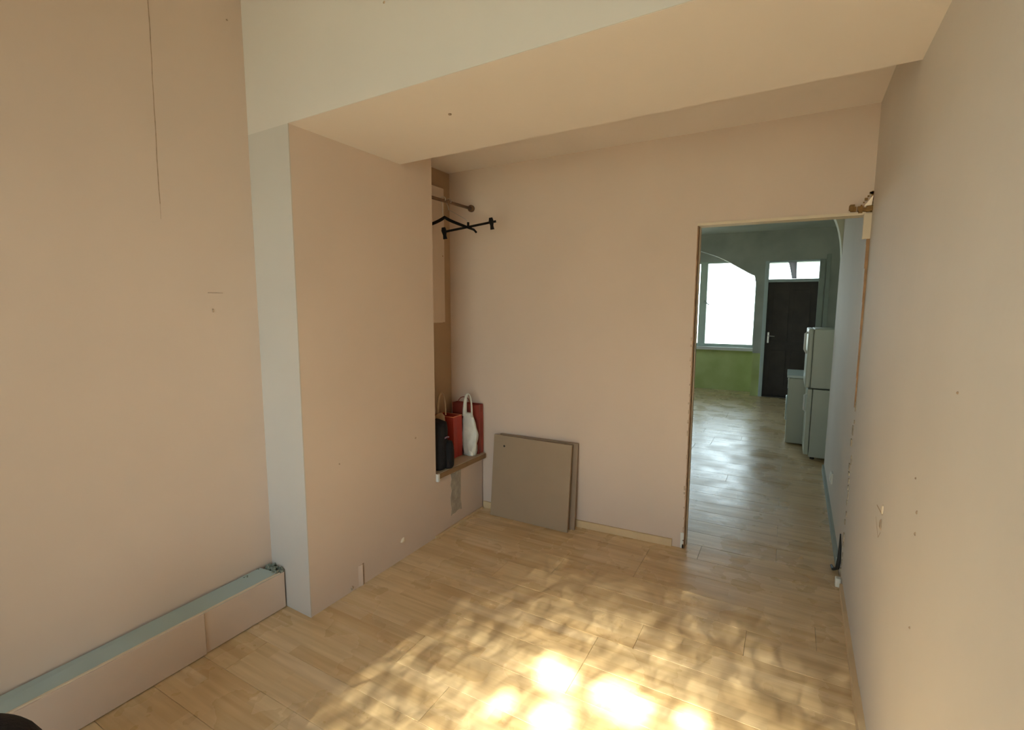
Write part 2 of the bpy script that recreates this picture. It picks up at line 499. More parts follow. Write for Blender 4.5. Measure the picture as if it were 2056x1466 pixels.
# recessed ceiling over the back of the room, main ceiling, beam
struct(MB().prism([(XL - .02, 2.05), (.45, 2.05), (.45, YW(.45) + .02), (XL - .02, YW(XL) + .02)], ZRC, lambda x, y: 2.75).build('ceiling_back', CEIL))
bmx = MB()
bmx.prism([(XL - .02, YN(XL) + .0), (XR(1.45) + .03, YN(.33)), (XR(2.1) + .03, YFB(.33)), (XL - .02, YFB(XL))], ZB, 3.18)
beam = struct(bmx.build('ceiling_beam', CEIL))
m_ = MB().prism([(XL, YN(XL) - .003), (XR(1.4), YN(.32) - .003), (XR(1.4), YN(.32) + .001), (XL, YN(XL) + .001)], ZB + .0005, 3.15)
m_.build('cool_light_skin', BEAMP, beam)  # beam's near face: cool window light painted in as a greyer tone
struct(MB().box(XL - .15, .6, YREAR - .12, 1.6, 3.12, 3.25).build('ceiling', CEIL))
for c, r_, sd_ in (((-1.33, YN(-1.33) - .004, 2.62), .007, 1), ((-1.35, YN(-1.35) - .004, 2.60), .005, 2)):
    o = chip(beam, c, r_, MARK, 'y', seed=sd_, t=.003)
# small plaster bump on the soffit
m_ = MB().tube([(-1.26, 1.72, ZB + .001), (-1.26, 1.72, ZB - .004)], .007, 8); m_.build('nail', MARK, beam)

# corner of back wall and right wall: torn plaster, stub of the old head and a bare wooden edge
XC = lambda z: XR(3.12)
yc_ = YW(.33)
cr = wb
m_ = MB()
q = random.Random(21)
z = .98
while z < 1.86:
    h = q.uniform(.05, .12); wv = .004 + .009 * (z - .98) / .88 + q.uniform(0, .003)
    m_.box(XR(3.1) - wv, XR(3.1) + .004, yc_ - .006, yc_ + .004, z, min(z + h, 1.87), 0)
    z += h
m_.build('wood_edge', mat('orange_brown_wood', (.40, .23, .11), .6, .3, 18, .3, 50), cr)
m_ = MB().box(XR(3.1) - .034, XR(3.1) + .003, yc_ - .012, yc_ + .01, 1.855, 1.985, .004)
m_.build('head_stub', LINING, cr)
m_ = MB().loft([[(XR(3.1) - .048, yc_ - .004, 2.010), (XR(3.1) - .004, yc_ - .004, 1.995), (XR(3.1) + .001, yc_ - .004, 2.075), (XR(3.1) - .012, yc_ - .004, 2.068)],
                [(XR(3.1) - .036, yc_ - .028, 2.018), (XR(3.1) - .008, yc_ - .024, 2.008), (XR(3.1) - .003, yc_ - .028, 2.064), (XR(3.1) - .012, yc_ - .026, 2.056)]], smooth=False)
m_.build('plaster_lump', mat('fresh_broken_plaster', (.92, .80, .66), .9, .06, 40, .5, 60), cr)
q = random.Random(22)
m_ = MB()
for (ax_, az_), (bx_, bz_) in (((-.056, 2.008), (-.012, 2.082)), ((-.012, 2.082), (.0, 2.08)), ((-.004, 2.085), (-.001, 2.0)), ((-.05, 2.004), (-.004, 1.992))):
    for k in range(6):
        t = k / 5
        s_ = q.uniform(.003, .0065)
        px, pz = XR(3.1) + ax_ + (bx_ - ax_) * t, az_ + (bz_ - az_) * t
        m_.box(px - s_, min(px + s_, XR(3.1)), yc_ - .012, yc_ + .002, pz - s_, pz + s_)
for k in range(16):
    px, pz = XR(3.1) - q.uniform(.0, .055), q.uniform(1.985, 2.012)
    if k > 9: px, pz = XR(3.1) - q.uniform(.075, .09), q.uniform(2.004, 2.022)
    s_ = q.uniform(.006, .012)
    m_.box(px - s_, px + s_, yc_ - .02 - s_ * q.uniform(0, 1), yc_ + .002, pz - s_, pz + s_)
m_.build('torn_edge', mat('rusty_brown_debris', (.27, .15, .05), .9, .4, 60, .6, 70), cr)
q = random.Random(23)
m_ = MB()
z = .02
while z < 1.0:       # blistered plaster running down the line of the missing wall
    h = q.uniform(.012, .05); o_ = q.uniform(-.03, .02)
    m_.box(XR(3.1) - q.uniform(.002, .005), XR(3.1) + .006, yc_ - .01 + o_, yc_ + .004 + o_ + q.uniform(0, .02), z, z + h)
    z += h + q.uniform(.0, .05)
m_.build('blistered_plaster', mat('blistered_plaster', (.50, .42, .31), .9, .35, 50, .8, 60), cr)['kind'] = 'stuff'

# marks on the right wall
def on_right(y, z, r, mt, seed, t=.003, sq=1.0):
    c = (XR(y), y, z); q = random.Random(seed); m = MB(); pr_ = []
    for k in range(8):
        a = 2 * math.pi * k / 8; rr = r * q.uniform(.6, 1.2); pr_.append((rr * math.cos(a), rr * math.sin(a) * sq))
    ring = lambda d, s: [(c[0] - d, c[1] + u * s, c[2] + v * s) for u, v in pr_]
    m.loft([ring(-t, 1), ring(t * .6, .85), ring(t, .4)], smooth=False)
    return m.build('plaster_chip', mt, struct_wr)
on_right(1.55, .985, .004, MARK, 31, sq=1.8)
on_right(1.545, .93, .0035, MARK, 32, sq=2)
on_right(1.60, 1.06, .0028, MARK, 33)
on_right(1.31, 1.33, .003, MARK, 34)
on_right(1.50, .70, .003, MARK, 35)
# torn rectangular patch with a lip
m_ = MB()
for (ya, za), (yb, zb) in (((2.16, .79), (2.03, .80)), ((2.03, .80), (2.035, .735)), ((2.035, .735), (2.075, .70)), ((2.075, .70), (2.16, .745))):
    v = [m_.bm.verts.new(p) for p in ((XR(ya) - .0012, ya, za), (XR(yb) - .0012, yb, zb), (XR(yb) - .0012, yb, zb - .005), (XR(ya) - .0012, ya, za - .005))]
    m_.bm.faces.new(v)
m_.build('torn_patch', MARK, struct_wr)
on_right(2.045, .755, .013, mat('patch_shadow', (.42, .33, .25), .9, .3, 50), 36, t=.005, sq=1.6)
on_right(2.035, .815, .010, LINING, 37, t=.005, sq=2)

# baseboards
bb = struct(MB().prism([(-1.93, YW(-1.93) - .013), (-.562, YW(-.562) - .013), (-.562, YW(-.562)), (-1.93, YW(-1.93))], 0, .048).build('baseboard_back', PALEW))
struct(MB().prism([(XD - .018, YW(XD) - .004), (XD + .002, YW(XD) - .004), (XD + .002, YW(XD)), (XD - .018, YW(XD))], 0, .10).build('trim_3', WHITEP))
m_ = MB()
m_.prism([(XR(-1.2) - .022, -1.2), (XR(-1.2), -1.2), (XR(2.18), 2.18), (XR(2.18) - .022, 2.18)], 0, .045)
b2_ = struct(m_.build('baseboard_right', PALEW))
m_ = MB().prism([(XR(2.19) - .020, 2.19), (XR(2.19), 2.19), (XR(3.02), 3.02), (XR(3.02) - .013, 3.02)], 0, .038)
m_.build('baseboard_piece', PALEW, b2_)
m_ = MB().prism([(XR(3.3) - .016, 3.3), (XR(3.3), 3.3), (XR(5.28), 5.28), (XR(5.28) - .016, 5.28)], 0, .06)
m_.build('baseboard_piece', CASING2, b2_)
struct(MB().prism([(-1.93, 2.42), (-1.918, 2.42), (-1.918, 2.98), (-1.93, 2.98)], 0, .014).build('trim_4', PALEW))

# ------------------------------------------------------------------ far room shell
LW = (7.6, 9.2, .85, 2.35)
m_ = MB()
m_.box(XFL - .12, XFL, 2.9, LW[0], -.05, 3.0).box(XFL - .12, XFL, LW[1], 10.0, -.05, 3.0)
m_.box(XFL - .12, XFL, LW[0], LW[1], -.05, LW[2]).box(XFL - .12, XFL, LW[0], LW[1], LW[3], 3.0)
struct(m_.build('wall_far_left', FAR_PAINT))
w3 = struct(MB().box(XFL - .10, XFL + .03, LW[0] - .05, LW[1] + .05, LW[2] - .03, LW[2] - .001, .003).build('window_added', WHITEP))  # invented window, out of view, added as extra light for the far room
m_ = MB()
for yy in (LW[0], (LW[0] + LW[1]) / 2 - .03, LW[1] - .06): m_.box(XFL - .09, XFL - .03, yy, yy + .06, LW[2], LW[3])
for zz in (LW[2], LW[3] - .06): m_.box(XFL - .0895, XFL - .0305, LW[0], LW[1], zz, zz + .06)
m_.build('window_frame', WHITEP, w3)
for yy in (LW[0] + .06, (LW[0] + LW[1]) / 2 + .03):
    MB().box(XFL - .064, XFL - .06, yy, yy + (LW[1] - LW[0]) / 2 - .09, LW[2] + .06, LW[3] - .06).build('window_pane', GLASS, w3)
struct(MB().box(XR(YEND) + .13, XFR + .12, YEND - .12, YEND, -.05, 3.0).build('wall_far_return', FAR_PAINT))
struct(MB().box(XFR, XFR + .12, YEND, 10.0, -.05, 3.0).build('wall_far_right', FAR_PAINT))
struct(MB().prism([(XFL - .1, 2.96), (.6, 3.22), (XFR + .1, YEND - .1), (XFR + .1, 10.0), (XFL - .1, 10.0)], 2.78, 2.9).build('ceiling_far', FAR_CEIL))
# far wall: deep arched recess for the window, opening for the door
arch_r = [(-.51, 0.0), (-.51, 1.86), (-.545, 2.055), (-.665, 2.117), (-.825, 2.215), (-.987, 2.314), (-1.151, 2.400), (-1.45, 2.515), (-1.7, 2.575), (-1.95, 2.595)]
arch_l = [(-3.9 - x, z) for x, z in arch_r[::-1]][1:]
wfm = bpy.data.materials.new('far_wall_paint'); wfm.use_nodes = True
n = wfm.node_tree.nodes; L = wfm.node_tree.links; b = n['Principled BSDF']; b.inputs['Roughness'].default_value = .65
g = n.new('ShaderNodeNewGeometry'); s3 = n.new('ShaderNodeSeparateXYZ'); L.new(g.outputs['Position'], s3.inputs[0])
nz = n.new('ShaderNodeTexNoise'); nz.inputs['Scale'].default_value = 2.4; nz.inputs['Detail'].default_value = 5; L.new(g.outputs['Position'], nz.inputs['Vector'])
gt = n.new('ShaderNodeMath'); gt.operation = 'GREATER_THAN'; gt.inputs[1].default_value = .74; L.new(s3.outputs[2], gt.inputs[0])
r1 = n.new('ShaderNodeValToRGB'); r1.color_ramp.elements[0].position = .35; r1.color_ramp.elements[0].color = (.42, .50, .19, 1); r1.color_ramp.elements[1].position = .65; r1.color_ramp.elements[1].color = (.52, .61, .27, 1)
r2 = n.new('ShaderNodeValToRGB'); r2.color_ramp.elements[0].position = .35; r2.color_ramp.elements[0].color = (.36, .39, .37, 1); r2.color_ramp.elements[1].position = .65; r2.color_ramp.elements[1].color = (.46, .49, .46, 1)
L.new(nz.outputs[0], r1.inputs[0]); L.new(nz.outputs[0], r2.inputs[0])
mx = n.new('ShaderNodeMixRGB'); L.new(gt.outputs[0], mx.inputs[0]); L.new(r1.outputs[0], mx.inputs[1]); L.new(r2.outputs[0], mx.inputs[2]); L.new(mx.outputs[0], b.inputs['Base Color'])
m_ = MB()
DZ = 2.285
m_.slab([(-.51, -.05), (-.385, -.05), (-.385, 2.9), (-.51, 2.9)], YFAR, 9.95)                     # pier
m_.slab([(-.385, DZ), (.46, DZ), (.46, 2.9), (-.385, 2.9)], YFAR, 9.95)                           # over the door
m_.slab([(.46, -.05), (XFR, -.05), (XFR, 2.9), (.46, 2.9)], YFAR, 9.95)
allp = arch_r[1:] + arch_l[:-1]
for (xa, za), (xb, zb) in zip(allp, allp[1:]):
    m_.slab([(xb, zb), (xa, za), (xa, 2.9), (xb, 2.9)], YFAR, 9.76)
m_.slab([(XFL, -.05), (-3.39, -.05), (-3.39, 2.9), (XFL, 2.9)], YFAR, 9.95)
wf = struct(m_.build('wall_far', wfm))
# window wall inside the recess
WX0, WX1, WZ0, WZ1 = -3.20, -.525, .815, 2.345
m_ = MB()
m_.slab([(-3.4, -.05), (-.50, -.05), (-.50, WZ0 - .02), (-3.4, WZ0 - .02)], 9.75, 9.95)
m_.slab([(-3.4, WZ1), (-.50, WZ1), (-.50, 2.9), (-3.4, 2.9)], 9.75, 9.95)
m_.slab([(-3.4, WZ0 - .02), (WX0, WZ0 - .02), (WX0, WZ1), (-3.4, WZ1)], 9.75, 9.95)
m_.slab([(WX1, WZ0 - .02), (-.50, WZ0 - .02), (-.50, WZ1), (WX1, WZ1)], 9.75, 9.95)
struct(m_.build('wall_window_recess', wfm))
wi = struct(MB().box(WX0 - .03, WX1 + .01, 9.66, 9.82, WZ0 - .075, WZ0 - .018, .004).build('window_1', WHITEP))
m_ = MB()
m_.box(WX0, WX1, 9.80, 9.86, WZ0 - .018, WZ0 + .032, .003)
m_.box(WX0, WX1, 9.80, 9.86, WZ1 - .03, WZ1, .003)
for xa, xb in ((WX0, WX0 + .05), (-1.478, -1.352), (-2.06, -2.00), (WX1 - .022, WX1)):
    m_.box(xa, xb, 9.795, 9.865, WZ0 - .018, WZ1, .003)
m_.build('window_frame', FRAMEM, wi)
for xa, xb in ((WX0 + .05, -2.06), (-2.0, -1.478), (-1.352, WX1 - .022)):
    MB().box(xa, xb, 9.828, 9.832, WZ0 + .03, WZ1 - .03).build('window_pane', GLASS, wi)
MB().box(-1.395, -1.375, 9.765, 9.80, 1.60, 1.64, .003).tube([(-1.385, 9.77, 1.62), (-1.35, 9.765, 1.60), (-1.30, 9.77, 1.56)], .009).build('window_handle', CASING2, wi)

# door leaf with transom
dr = struct(MB().box(-.330, .384, 9.40, 9.445, .012, 1.935, .004).build('door_1', DOORM))
m_ = MB()
for za, zb in ((.18, .80), (.95, 1.80)):
    for xa, xb in ((-.24, -.01), (.06, .29)):
        m_.box(xa, xb, 9.392, 9.402, za, zb, .004)
m_.build('door_panel', DOORM, dr)
m_ = MB().box(-.300, -.272, 9.385, 9.40, .92, 1.10, .003).tube([(-.286, 9.39, 1.04), (-.286, 9.35, 1.04), (-.19, 9.35, 1.035)], .008)
m_.build('door_handle', STEEL, dr)
m_ = MB().box(-.386, -.330, 9.325, 9.46, 0, 2.285, .004)
m_.build('door_casing', CASING, dr)
m_ = MB().box(.384, .46, 9.325, 9.46, 0, 2.285, .004).box(.475, .53, 9.325, 9.352, 0, 2.36, .003)
m_.build('door_casing', CASING2, dr)
m_ = MB().box(-.330, .384, 9.38, 9.46, 1.935, 1.985, .003).box(-.330, .384, 9.38, 9.46, 2.258, 2.285, .003)
m_.build('door_transom_bar', CASING, dr)
MB().box(-.330, .384, 9.428, 9.432, 1.985, 2.258).build('transom_pane', GLASS, dr)
MB().box(-.33, .384, 9.33, 9.40, 0, .022, .003).build('door_threshold', DOORM, dr)
# strip of cloth hanging in the transom
m_ = MB()
rings = []
for k in range(9):
    t = k / 8
    z = 2.262 - t * .275
    x0 = -.060 + .066 * t ** .8; x1 = .064 + .010 * t
    rings.append([(x0, 9.375, z), ((x0 + x1) / 2, 9.362 - .006 * math.sin(t * 6), z), (x1, 9.375, z), ((x0 + x1) / 2, 9.379, z)])
m_.loft(rings)
tag(m_.build('hanging_cloth', CLOTH), 'grey strip of cloth hanging in front of the bright transom above the brown door', 'cloth')
# arched corbel where the passage wall ends
m_ = MB()
pts = [(XR(YEND), 2.78)] + [(XR(YEND) - .16 * (1 - math.cos(a)) - .0, 1.86 + .50 * math.sin(a)) for a in [i * math.pi / 2 / 10 for i in range(11)]] + [(XR(YEND) - .42, 2.42), (XR(YEND) - .8, 2.50), (XR(YEND) - 1.3, 2.60), (XR(YEND) - 1.8, 2.78)]
top = [p for p in pts]
for (xa, za), (xb, zb) in zip(pts[1:], pts[2:]):
    if abs(xa - xb) > 1e-4: m_.slab([(xb, zb), (xa, za), (xa, 2.79), (xb, 2.79)], YEND - .16, YEND - .02)
struct(m_.build('trim_5', FAR_PAINT))

# outdoors
gr = struct(MB().box(-30, 30, -40, 40, -.5, -.35).build('ground', GROUNDM))

# ------------------------------------------------------------------ boxed-in pipe along the left wall
XG = -2.118
pb = empty('pipe_boxing', (XG, 0, 0), 'long low boxing with blue-grey top board along the foot of the left wall', 'boxing')
m_ = MB().loft([[(XL + .015, YREAR + .01, .188), (XG - .002, YREAR + .01, .178), (XG - .002, YREAR + .01, .192), (XL + .015, YREAR + .01, .203)],
                [(XL + .010, 1.385, .200), (XG - .002, 1.42, .176), (XG - .002, 1.44, .189), (XL + .014, 1.40, .212)]], smooth=False)
m_.build('top_board', BLUEP, pb)
m_ = MB().box(XG - .012, XG, 1.075, 1.462, .004, .188, .0015); m_.build('front_board', PLASTER, pb)
m_ = MB().box(XG - .012, XG + .006, YREAR + .01, 1.072, .004, .190, .0015); m_.build('front_board', PLASTER, pb)
m_ = MB().box(XL + .0005, XL + .015, YREAR + .01, 1.46, .10, .180); m_.build('gap_shade_strip', DARK, pb)  # dark strip painting the shadow line between top board and wall
m_ = MB().box(XG - .011, XG - .002, YREAR + .01, 1.44, .1892, .1945, .001); m_.build('raw_edge', LINING, pb)
q = random.Random(41)
m_ = MB()
for k in range(60):
    u = q.random()
    if u < .5: px, py = XL + .012 + q.uniform(0, .02), 1.30 + q.random() * .165
    else: px, py = XL + .01 + q.random() * .095, 1.425 + q.uniform(0, .035)
    s_ = q.uniform(.004, .011)
    rot = Matrix.Translation((px, py, .197 + q.uniform(-.006, .008))) @ Matrix.Rotation(q.uniform(0, 3), 4, Vector((q.random(), q.random(), 1)).normalized())
    m_.box(-s_, s_, -s_ * .7, s_ * .7, -s_ * .6, s_ * .6, 0, rot)
ru = m_.build('plaster_crumbs', RUBBLE, pb); ru['kind'] = 'stuff'
m_ = MB().box(XL + .004, XG - .01, 1.425, 1.464, .10, .188); m_.build('broken_end', RUBBLE, pb)
for o in pb.children: o.location = -Vector(pb.location)

# ------------------------------------------------------------------ niche ledge
lg = empty('niche_ledge', (-2.05, 2.7, 0), 'low boxed ledge with brown edge board in the niche beside the chimney breast', 'ledge')
yb = YW(-2.0) - .012
m_ = MB().prism([(XN, YB1), (-1.934, YB1), (-1.934, yb), (XN, yb)], 0, .394)
m_.build('ledge_front', PLASTER, lg)
m_ = MB().prism([(XN, YB1 + .002), (-1.922, YB1 + .002), (-1.905, yb - .005), (XN, yb - .005)], .395, .428)
m_.build('ledge_board', LEDGEM, lg)
m_ = MB().prism([(-1.922, YB1 + .012), (-1.916, YB1 + .012), (-1.899, yb - .005), (-1.905, yb - .005)], .392, .424)
m_.build('edge_strip', LEDGEF, lg)
q = random.Random(61)
pts = [(2.60 + .125 * (k / 5) , .385 - q.uniform(0, .012)) for k in range(6)] + [(2.725 + q.uniform(-.012, .010), .385 - .30 * k / 7) for k in range(1, 8)] \
    + [(2.725 - .125 * k / 5, .085 + q.uniform(-.012, .02)) for k in range(1, 6)] + [(2.60 + q.uniform(-.010, .012), .085 + .30 * k / 7) for k in range(1, 7)]
m_ = MB().loft([[(-1.9345, a, b) for a, b in pts], [(-1.9325, 2.6625 + (a - 2.6625) * .93, .235 + (b - .235) * .97) for a, b in pts]], smooth=False)
m_.build('grey_patch', GREYPATCH, lg)['label'] = 'grey filler patch'
m_ = MB().box(-1.934, -1.914, YB1 + .001, YB1 + .020, .375, .425, .003)
m_.build('corner_block', WHITEP, lg)['label'] = 'small white block'
for o in lg.children: o.location = -Vector(lg.location)

# shallow boxed cupboard on the niche wall
cp = empty('wall_cupboard', (XN, 2.6, 1.39), 'shallow cream wall cupboard in the niche above the bags', 'cupboard')
MB().box(XN + .003, XN + .036, YB1 + .002, 2.862, 1.39, 2.33, .002).build('cupboard_body', LINING, cp)
MB().box(XN + .036, XN + .052, YB1 + .004, 2.868, 1.394, 2.325, .003).build('cupboard_door', PLASTER, cp)
MB().tube([(XN + .052, 2.845, 1.86), (XN + .056, 2.845, 1.86)], 0.0035, 10).build('keyhole', BARE, cp)
for o in cp.children: o.location = -Vector(cp.location)

# clothes rail across the niche
RX, RZ = -2.02, 2.196
rl = empty('clothes_rail', (RX, 2.7, RZ), 'dark wooden clothes rail across the top of the niche', 'rail')
MB().tube([(RX, YB1 + .004, RZ - .004), (RX, YW(RX) - .006, RZ + .004)], .0105, 12).build('rod', RODM, rl)
MB().tube([(RX, YW(RX) - .020, RZ + .004), (RX, YW(RX) - .001, RZ + .004)], .024, 16).build('rail_flange', RODM, rl)
MB().tube([(RX, YB1 + .001, RZ - .004), (RX, YB1 + .018, RZ - .004)], .024, 16).build('rail_flange', RODM, rl)
for o in rl.children: o.location = -Vector(rl.location)

def hook(m, top_z, apex, ang):
    """wire hook over the rail down to the apex of a hanger"""
    ca, sa = math.cos(ang), math.sin(ang)
    R_ = .017
    pts = []
    for k in range(13):
        a = math.radians(-30 + 240 * k / 12)
        pts.append((apex[0] + ca * R_ * math.cos(a), apex[1] + sa * R_ * math.cos(a), top_z - .004 + R_ * math.sin(a)))
    pts.append((apex[0] - ca * .004, apex[1] - sa * .004, top_z - .035))
    pts.append((apex[0], apex[1], apex[2]))
    m.tube(pts, .0022, 6)
# shoulder hanger
h1 = empty('coat_hanger', (RX, 2.66, RZ), 'black curved coat hanger under the rail, nearest the chimney breast', 'hanger', 'black hangers on the niche rail')
ang = math.radians(24)
ap = Vector((RX + .02, 2.66, 2.085))
dv = Vector((math.cos(ang), math.sin(ang), 0))
pl = []
for t in [i / 24 - .5 for i in range(25)]:
    s_ = t * .42
    a_ = abs(t) * 2
    z = ap.z - .018 * (1 - math.exp(-a_ * 6)) - .070 * a_ ** 1.15 - (.012 if a_ > .93 else 0)
    pl.append(ap + dv * s_ + Vector((0, 0, z - ap.z)))
MB().tube(pl, [.007 + .0035 * math.sin(math.pi * i / 24) for i in range(25)], 8).build('hanger_body', BLACKP, h1)
mm = MB(); hook(mm, RZ + .008, (ap.x - .012, ap.y, ap.z), ang); mm.build('hook', STEEL, h1)
for o in h1.children: o.location = -Vector(h1.location)
# clip hanger
h2 = empty('clip_hanger', (RX, 2.76, RZ), 'black straight hanger with two clips on the niche rail', 'hanger', 'black hangers on the niche rail')
p0, p1 = Vector((-2.005, 2.66, 1.992)), Vector((-1.735, 2.80, 2.052))
MB().tube([p0, p0.lerp(p1, .5), p1 + (p1 - p0) * .12], .0078, 8).build('hanger_body', BLACKP, h2)
for pc in (p0, p1 + (p1 - p0) * .02):
    m_ = MB()
    rot = Matrix.Translation(pc) @ Matrix.Rotation(math.radians(26), 4, 'Z') @ Matrix.Rotation(math.radians(-8), 4, 'Y')
    m_.loft([[rot @ Vector(p) for p in ((-.011, -.010, .028), (.011, -.010, .028), (.011, .010, .028), (-.011, .010, .028))], [rot @ Vector(p) for p in ((-.016, -.013, .006), (.016, -.013, .006), (.016, .013, .006), (-.016, .013, .006))], [rot @ Vector(p) for p in ((-.010, -.008, -.022), (.010, -.008, -.022), (.010, .008, -.022), (-.010, .008, -.022))], [rot @ Vector(p) for p in ((-.013, -.006, -.046), (.013, -.006, -.046), (.013, .006, -.046), (-.013, .006, -.046))]], smooth=False)
    m_.build('clip', BLACKP, h2)
mc = p0.lerp(p1, .52)
mm = MB(); mm.tube([mc, mc + Vector((0, 0, .03))], .008, 8)
mm.build('hanger_neck', BLACKP, h2)
mm = MB(); hook(mm, RZ + .008, (RX, mc.y, RZ - .05), math.radians(20)); mm.tube([(RX, mc.y, RZ - .05), (mc.x - .02, mc.y, mc.z + .05), mc + Vector((0, 0, .028))], .0022, 6)
mm.build('hook', STEEL, h2)
for o in h2.children: o.location = -Vector(h2.location)

# ------------------------------------------------------------------ bags on the ledge
ZLG = .4285
def sack(cx, cy, z0, hw, hd, h, rot=0, seed=1, lump=.12, nseg=28, nring=16, topk=.55, pw=3.0):
    """closed soft sack outline as rings; superelliptic section"""
    rings = []
    for j in range(nring + 1):
        t = j / nring
        s = (1 - (1 - topk) * t ** 2.4) * (1 if 0 < j else .86)
        if j == nring: s *= .5
        z = z0 + h * (t if j < nring else 1.0)
        r = []
        for k in range(nseg):
            a = 2 * math.pi * k / nseg
            c, sn = math.cos(a), math.sin(a)
            f = (abs(c) ** pw + abs(sn) ** pw) ** (-1 / pw)
            x, y_ = hw * s * f * c, hd * s * f * sn
            nn = noise.noise(Vector((x * 9 + seed * 7.1, y_ * 9, z * 8)))
            x *= 1 + lump * nn * 2; y_ *= 1 + lump * nn * 2
            xr = x * math.cos(rot) - y_ * math.sin(rot); yr = x * math.sin(rot) + y_ * math.cos(rot)
            r.append((cx + xr, cy + yr, z + (.02 * nn * t if j > 0 else 0)))
        rings.append(r)
    return rings
# black bag
bb_ = empty('black_bag', (-2.01, 2.56, ZLG), 'small black fabric bag standing at the near end of the niche ledge', 'bag')
MB().loft(sack(-2.005, 2.555, ZLG, .072, .085, .325, math.radians(15), 3, .10, topk=.74)).build('bag_body', BLACKF, bb_)
MB().loft(sack(-1.952, 2.60, ZLG, .042, .048, .185, math.radians(20), 5, .10, topk=.6)).build('front_pocket', BLACKF, bb_)
MB().tube([(-1.937, 2.545, .640), (-1.931, 2.565, .645), (-1.934, 2.585, .640)], .006, 8).build('zip_pull', mat('mauve_plastic', (.16, .08, .12), .4), bb_)
for o in bb_.children: o.location = -Vector(bb_.location)
# beige carrier behind it
def loop_handle(c, hw, h, ang, r, flat=.45, n=18):
    dx, dy = math.cos(ang), math.sin(ang)
    pts = []
    for i in range(n + 1):
        a = math.pi * i / n
        x = -hw * math.cos(a)
        if i < 3: x *= 1.08
        pts.append((c[0] + dx * x, c[1] + dy * x, c[2] + h * math.sin(a) ** .8))
    return pts
bg_ = empty('beige_bag', (-2.09, 2.69, ZLG), 'beige carrier bag with loop handle rising behind the black bag', 'bag')
MB().loft(sack(-2.095, 2.70, ZLG, .052, .040, .335, .1, 8, .06, topk=.62, pw=2.6)).build('bag_body', BEIGEPL, bg_)
MB().tube(loop_handle((-2.075, 2.70, .755), .028, .155, .25, .008), .0085, 8, .6).build('handle', BEIGEPL, bg_)
for o in bg_.children: o.location = -Vector(bg_.location)
# red paper bag between black bag and white bag
def paper_bag(name, x0, x1, y0, y1, z0, z1, mt, label, rim=None, rot=0, fold=.006):
    e = empty(name, ((x0 + x1) / 2, (y0 + y1) / 2, z0), label, 'bag')
    m = MB()
    t = .0015
    ym = (y0 + y1) / 2
    def ring(z, inset):
        return [(x0 + inset, y0, z), (x1 - inset, y0, z), (x1 - inset - fold, ym, z), (x1 - inset, y1, z), (x0 + inset, y1, z), (x0 + inset + fold, ym, z)]
    m.loft([ring(z0, .001), ring(z0 + (z1 - z0) * .35, 0), ring(z0 + (z1 - z0) * .7, .001), ring(z1, .003)], cap=False, smooth=False)
    m.bm.faces.new([v for v in m.bm.verts][:6][::-1])
    # inside skin
    def ring2(z, i2):
        return [(x0 + i2, y0 + t, z), (x1 - i2, y0 + t, z), (x1 - i2 - fold, ym, z), (x1 - i2, y1 - t, z), (x0 + i2, y1 - t, z), (x0 + i2 + fold, ym, z)]
    m.loft([ring2(z0 + .004, t * 2), ring2(z1, .003 + t)], cap=False, smooth=False)
    m.build('bag_body', mt, e)
    if rim:
        m = MB()
        for a_, b3 in zip(ring(z1, .002), ring(z1, .002)[1:] + ring(z1, .002)[:1]):
            m.tube([a_, b3], .0028, 6)
        m.build('rim', rim, e)
    for o in e.children: o.location = -Vector(e.location)
    return e
paper_bag('red_paper_bag', -2.188, -2.020, 2.762, 2.866, ZLG, .728, REDP, 'bright red paper bag with a painted orange highlight along its rim between the black and the white bag', ORANGE)
rb = paper_bag('red_paper_bag', -2.165, -1.925, 2.945, YW(-2.05) - .008, ZLG, .795, REDD, 'dull red paper bag standing against the back wall behind the white bag')
o = MB().tube(loop_handle((-2.06, 2.952, .793), .05, .05, 0, .003), .003, 6).build('handle', REDD, rb); o.location = -Vector(rb.location)
# white carrier with loop handle
wb_ = empty('white_carrier_bag', (-1.98, 2.90, ZLG), 'white plastic carrier bag with a loop handle standing on the niche ledge', 'bag')
rings = []
for j in range(19):
    t = j / 18
    z = ZLG + .315 * t
    hw = .052 + .014 * math.sin(t * 3.0) - .020 * t ** 3
    hd = .026 * (1 - .75 * t ** 1.5) * (.9 if j else .75) + .004
    cx = -1.984 + .008 * math.sin(t * 4) + .006 * t
    cy = 2.902 - .008 * t
    r = []
    for k in range(26):
        a = 2 * math.pi * k / 26
        nn = noise.noise(Vector((math.cos(a) * 2.5, math.sin(a) * 2.5, t * 5)))
        x = hw * (1 + .18 * nn) * math.copysign(abs(math.cos(a)) ** .7, math.cos(a)); y_ = hd * (1 + .5 * nn) * math.sin(a)
        r.append((cx + x, cy + y_, z))
    rings.append(r)
MB().loft(rings).build('bag_body', WHITEPL, wb_)
hp = []
for i in range(31):
    t = i / 30
    a = math.pi * t
    x = -.027 * math.copysign(abs(math.cos(a)) ** .8, math.cos(a))
    z = .715 + .165 * math.sin(a) ** .62
    hp.append((-1.984 + x + (.004 if t > .5 else -.004) * (1 - math.sin(a)), 2.893, z))
MB().tube(hp, [.0175 - .0085 * math.sin(math.pi * i / 30) ** .8 for i in range(31)], 10, .45).build('handle', WHITEPL, wb_)
MB().loft(sack(-1.958, 2.885, ZLG, .030, .018, .045, 0, 9, .15, 20, 6, .5, 2.2)).build('crumpled_corner', WHITEPL, wb_)
for o in wb_.children: o.location = -Vector(wb_.location)

